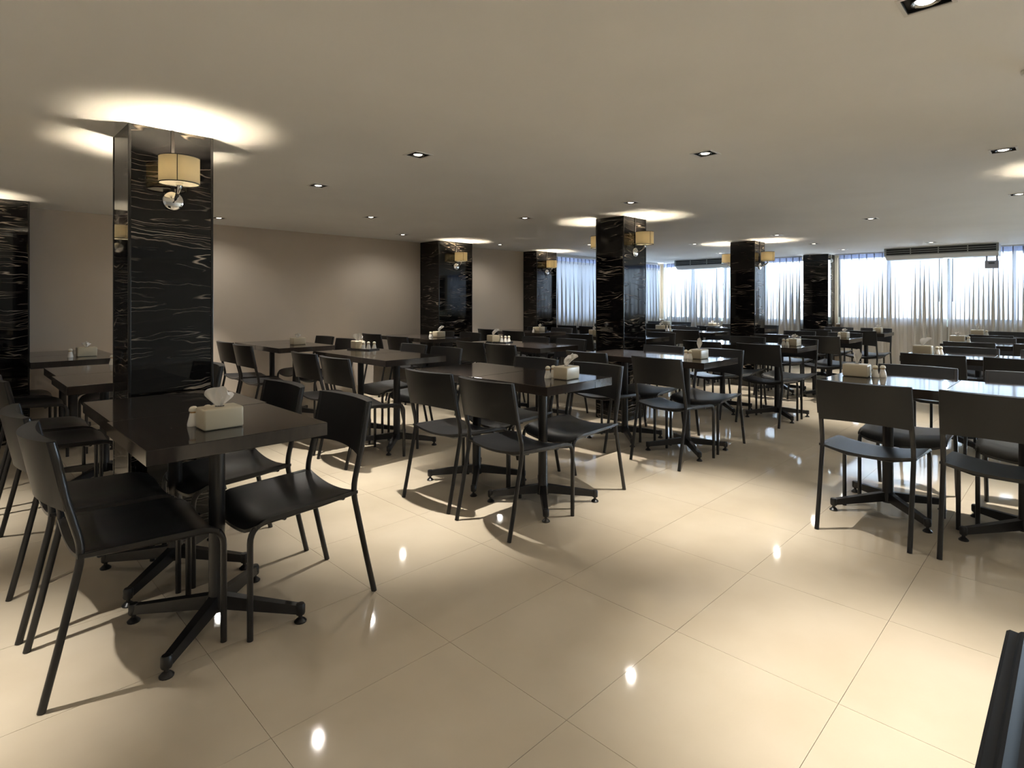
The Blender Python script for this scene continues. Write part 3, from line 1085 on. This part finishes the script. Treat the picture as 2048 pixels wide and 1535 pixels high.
# ------------------------------------------------------------------ curtains
def curtain(label, axis, plane, a0, a1, seed, wand_at=None, zt=2.075, inward=-1):
    r = random.Random(seed)
    L_ = abs(a1 - a0)
    lo = min(a0, a1)
    lam = 0.118
    nf = max(3, int(round(L_ / lam)))
    ph = [r.uniform(-0.8, 0.8) for _ in range(nf + 2)]
    am = [r.uniform(0.5, 1.35) for _ in range(nf + 2)]
    def fold(s, b):
        q = s * nf
        i = int(min(nf, q))
        t = q - i
        A = am[i] * (1 - t) + am[i + 1] * t
        p = ph[i] * (1 - t) + ph[i + 1] * t
        amp = (0.010 + 0.030 * min(1.0, (1 - b) * 2.2)) * A
        th = 2 * pi * q + p * (0.3 + 0.9 * (1 - b))
        d = amp * sin(th)
        along = lo + s * L_ + 0.032 * min(1.0, 0.25 + (1 - b) * 1.6) * A * sin(2 * th)
        return along, d
    def pt(along, d, z):
        if axis == 'y':
            return (plane + inward * d, along, z)
        return (along, plane + inward * d, z)
    ztop = zt - 0.072
    e = thing('sheer_curtain', label, 'curtain', group='sheer white curtains')
    mb = MB()
    def fn(a, b):
        al, d = fold(a, b)
        return pt(al, d, 0.02 + (ztop - 0.02) * b)
    mb.grid(fn, nf * 14, 8)
    obj('fabric', mb.mesh('fabric', 'sheer_fabric', 180), e)
    hb = MB()
    def fh(a, b):
        al, d = fold(a, 1.0 )
        return pt(al, d * (1 + 0.4 * b), ztop + (zt - ztop) * b)
    hb.grid(fh, nf * 14, 2)
    obj('header_tape', hb.mesh('header_tape', 'header_fabric', 180), e)
    # pinch pleats: little dark gathered tucks along the header
    for k in range(nf):
        q = (k + 0.25) / nf
        al, d = fold(q, 1.0)
        pl = MB()
        if axis == 'y':
            pl.tube([(plane + inward * (d + 0.012), al, zt - 0.003), (plane + inward * (d + 0.014), al, ztop + 0.01), (plane + inward * (d + 0.010), al, ztop - 0.05)], [0.010, 0.007, 0.003], 8)
        else:
            pl.tube([(al, plane + inward * (d + 0.012), zt - 0.003), (al, plane + inward * (d + 0.014), ztop + 0.01), (al, plane + inward * (d + 0.010), ztop - 0.05)], [0.010, 0.007, 0.003], 8)
        obj('pinch_pleat', pl.mesh('pinch_pleat', 'header_fabric'), e)
    if wand_at is not None:
        w = MB()
        p0 = pt(wand_at, 0.06, 2.03)
        p1 = pt(wand_at, 0.06, 1.22)
        w.tube([p0, p1], 0.006, 8)
        obj('draw_wand', w.mesh('draw_wand', 'aluminium_dark'), e)
    return e


CPX = 11.66
curtain('sheer white curtain left of the dark gap, right-hand window', 'y', CPX, 1.60, 3.16, 1, 1.66)
curtain('sheer white curtain right of the dark gap, at the right picture edge', 'y', CPX, -0.10, 1.54, 2, 1.485)
curtain('sheer white curtain between middle column and room corner', 'y', CPX, 5.43, 6.76, 3, 5.47)
curtain('sheer white curtain between farther column and window pilaster', 'y', CPX, 3.80, 5.38, 4, 5.34)
curtain('sheer white curtain beside the last pilaster on the plain wall', 'x', Y1 - 0.12, 7.80, 9.60, 5, None, 2.045)
curtain('sheer white curtain on the plain wall nearest the room corner', 'x', Y1 - 0.12, 9.65, 11.57, 6, None, 2.045)
curtain('sheer white curtain beyond the right picture edge', 'y', CPX, -1.70, -0.14, 7, None)
tag(obj('curtain_rail', MB().bbox(CPX - 0.02, CPX + 0.02, -1.75, 3.24, H - 0.017, H - 0.0003, 0.003, 1).mesh('curtain_rail', 'rail_white')), 'white ceiling curtain rail over the right-hand window', 'curtain rail')
tag(obj('curtain_rail', MB().bbox(CPX - 0.02, CPX + 0.02, 3.74, 6.76, H - 0.017, H - 0.0003, 0.003, 1).mesh('curtain_rail', 'rail_white')), 'white ceiling curtain rail over the window behind the far column', 'curtain rail')
tag(obj('curtain_rail', MB().bbox(7.78, 11.42, Y1 - 0.16, Y1 - 0.08, 2.046, H - 0.0003, 0.003, 1).mesh('curtain_rail', 'rail_white')), 'cream boxed curtain rail above the plain-wall window', 'curtain rail')


# ------------------------------------------------------------------ air conditioners
def aircon(y0, y1, label):
    e = thing('air_conditioner', label, 'air conditioner', (11.0, (y0 + y1) / 2, H), group='ceiling air conditioners')
    L_ = (y1 - y0) / 2
    # body: shallow casing whose lower shell slopes back towards the window
    prof = [(0.012, -0.0005), (0.012, -0.128), (0.10, -0.185), (0.34, -0.185), (0.42, -0.12), (0.42, -0.0005)]
    vs_, fs_ = [], []
    for yy in (-L_ + 0.01, L_ - 0.01):
        for x, z in prof:
            vs_.append((x, yy, z))
    n = len(prof)
    for i in range(n):
        j = (i + 1) % n
        fs_.append((i, j, n + j, n + i))
    fs_.append(tuple(range(n)))
    fs_.append(tuple(range(n, 2 * n))[::-1])
    obj('body', MB().add(vs_, fs_).mesh('body', 'ac_white', 20), e)
    fr = MB()
    z0, z1 = -0.124, -0.001
    fr.box(-0.006, 0.012, -L_, L_, z1 - 0.013, z1)
    fr.box(-0.006, 0.012, -L_, L_, z0, z0 + 0.016)
    fr.box(-0.006, 0.012, -L_, -L_ + 0.03, z0 + 0.016, z1 - 0.013)
    fr.box(-0.006, 0.012, L_ - 0.03, L_, z0 + 0.016, z1 - 0.013)
    obj('grille_frame', fr.mesh('grille_frame', 'ac_frame', 0), e)
    obj('grille_back', MB().box(0.008, 0.0119, -L_ + 0.03, L_ - 0.03, z0 + 0.016, z1 - 0.013).mesh('grille_back', 'ac_slot', 0), e)
    for k in (1, 2):
        zz = z0 + 0.016 + (z1 - z0 - 0.029) * k / 3
        obj('louvre', MB().box(-0.004, 0.008, -L_ + 0.03, L_ - 0.03, zz - 0.005, zz + 0.005).mesh('louvre', 'ac_frame', 0), e)
    for k in (1, 2, 3):
        yy = -L_ + 2 * L_ * k / 4
        obj('divider', MB().box(-0.005, 0.008, yy - 0.006, yy + 0.006, z0 + 0.016, z1 - 0.013).mesh('divider', 'ac_frame', 0), e)
    return e


aircon(0.865, 2.31, 'long ceiling air conditioner with slotted grille at the right windows')
aircon(4.68, 6.12, 'long ceiling air conditioner partly hidden by the farther column')
# small unit hanging under the air conditioner
e = thing('hanging_monitor', 'small grey box hanging under the right end of the air conditioner', 'device', (11.12, 0.955, 1.72))
obj('casing', MB().bbox(-0.03, 0.03, -0.08, 0.08, 0.0, 0.115, 0.006).mesh('casing', 'device_grey'), e)
obj('display', MB().box(-0.0325, -0.0302, -0.035, 0.035, 0.065, 0.090).mesh('display', 'aluminium_dark', 0), e)
obj('bracket', MB().box(-0.012, 0.012, -0.07, -0.05, 0.113, 0.187).box(-0.012, 0.012, 0.05, 0.07, 0.113, 0.187).mesh('bracket', 'device_grey', 0), e)
e = thing('hanging_sensor', 'tiny white pull knob on a cord beside the window pilaster', 'pull cord', (11.36, 3.20, H))
obj('cord', MB().tube([(0, 0, -0.0005), (0, 0, -0.095)], 0.004, 8).mesh('cord', 'device_white'), e)
obj('knob', MB().lathe([(0.0, -0.165), (0.018, -0.160), (0.026, -0.140), (0.024, -0.115), (0.010, -0.095), (0.0, -0.093)], 16).mesh('knob', 'device_white'), e)
e = thing('smoke_detector', 'round white smoke detector cut by the right picture edge', 'smoke detector', (2.905, 0.115, H))
obj('base', MB().lathe([(0.0, -0.0004), (0.050, -0.0004), (0.050, -0.010), (0.046, -0.014), (0.0, -0.014)], 32).mesh('base', 'device_white'), e)
obj('sensing_head', MB().lathe([(0.0, -0.014), (0.034, -0.014), (0.032, -0.036), (0.024, -0.042), (0.0, -0.043)], 28).mesh('sensing_head', 'device_white'), e)
obj('ring', MB().lathe([(0.0245, -0.0425), (0.026, -0.0455), (0.020, -0.0455), (0.018, -0.0425)], 28, 'z', (0, 0, 0), True).mesh('ring', 'chrome'), e)

# ------------------------------------------------------------------ black sideboard in the bottom right corner
e = thing('sideboard', 'black lacquered sideboard edge in the bottom right corner', 'sideboard', (0.0, 0.0, 0.0))
prof = [(0.077, 0.715), (0.077, 0.747), (0.073, 0.750), (0.064, 0.749), (0.061, 0.752), (0.057, 0.753), (0.053, 0.750),
        (0.047, 0.744), (0.036, 0.742), (0.026, 0.745), (0.016, 0.750), (0.006, 0.752), (-0.45, 0.752), (-0.45, 0.715)]
vs_, fs_ = [], []
for xx in (0.30, 1.083):
    for y, z in prof:
        vs_.append((xx, y, z))
n = len(prof)
for i in range(n):
    j = (i + 1) % n
    fs_.append((i, j, n + j, n + i))
fs_.append(tuple(range(n)))
fs_.append(tuple(range(n, 2 * n))[::-1])
obj('moulded_top', MB().add(vs_, fs_).mesh('moulded_top', 'lacquer', 30), e)
obj('body', MB().bbox(0.33, 1.06, -0.43, 0.050, 0.06, 0.7149, 0.004).mesh('body', 'lacquer'), e)
for i, (sx, sy) in enumerate(((0.36, -0.40), (0.36, 0.02), (1.03, -0.40), (1.03, 0.02))):
    obj('leg', MB().lathe([(0.0, 0.0), (0.014, 0.0), (0.018, 0.06), (0.0, 0.06)], 12, 'z', (sx, sy, 0)).mesh('leg', 'lacquer'), e)
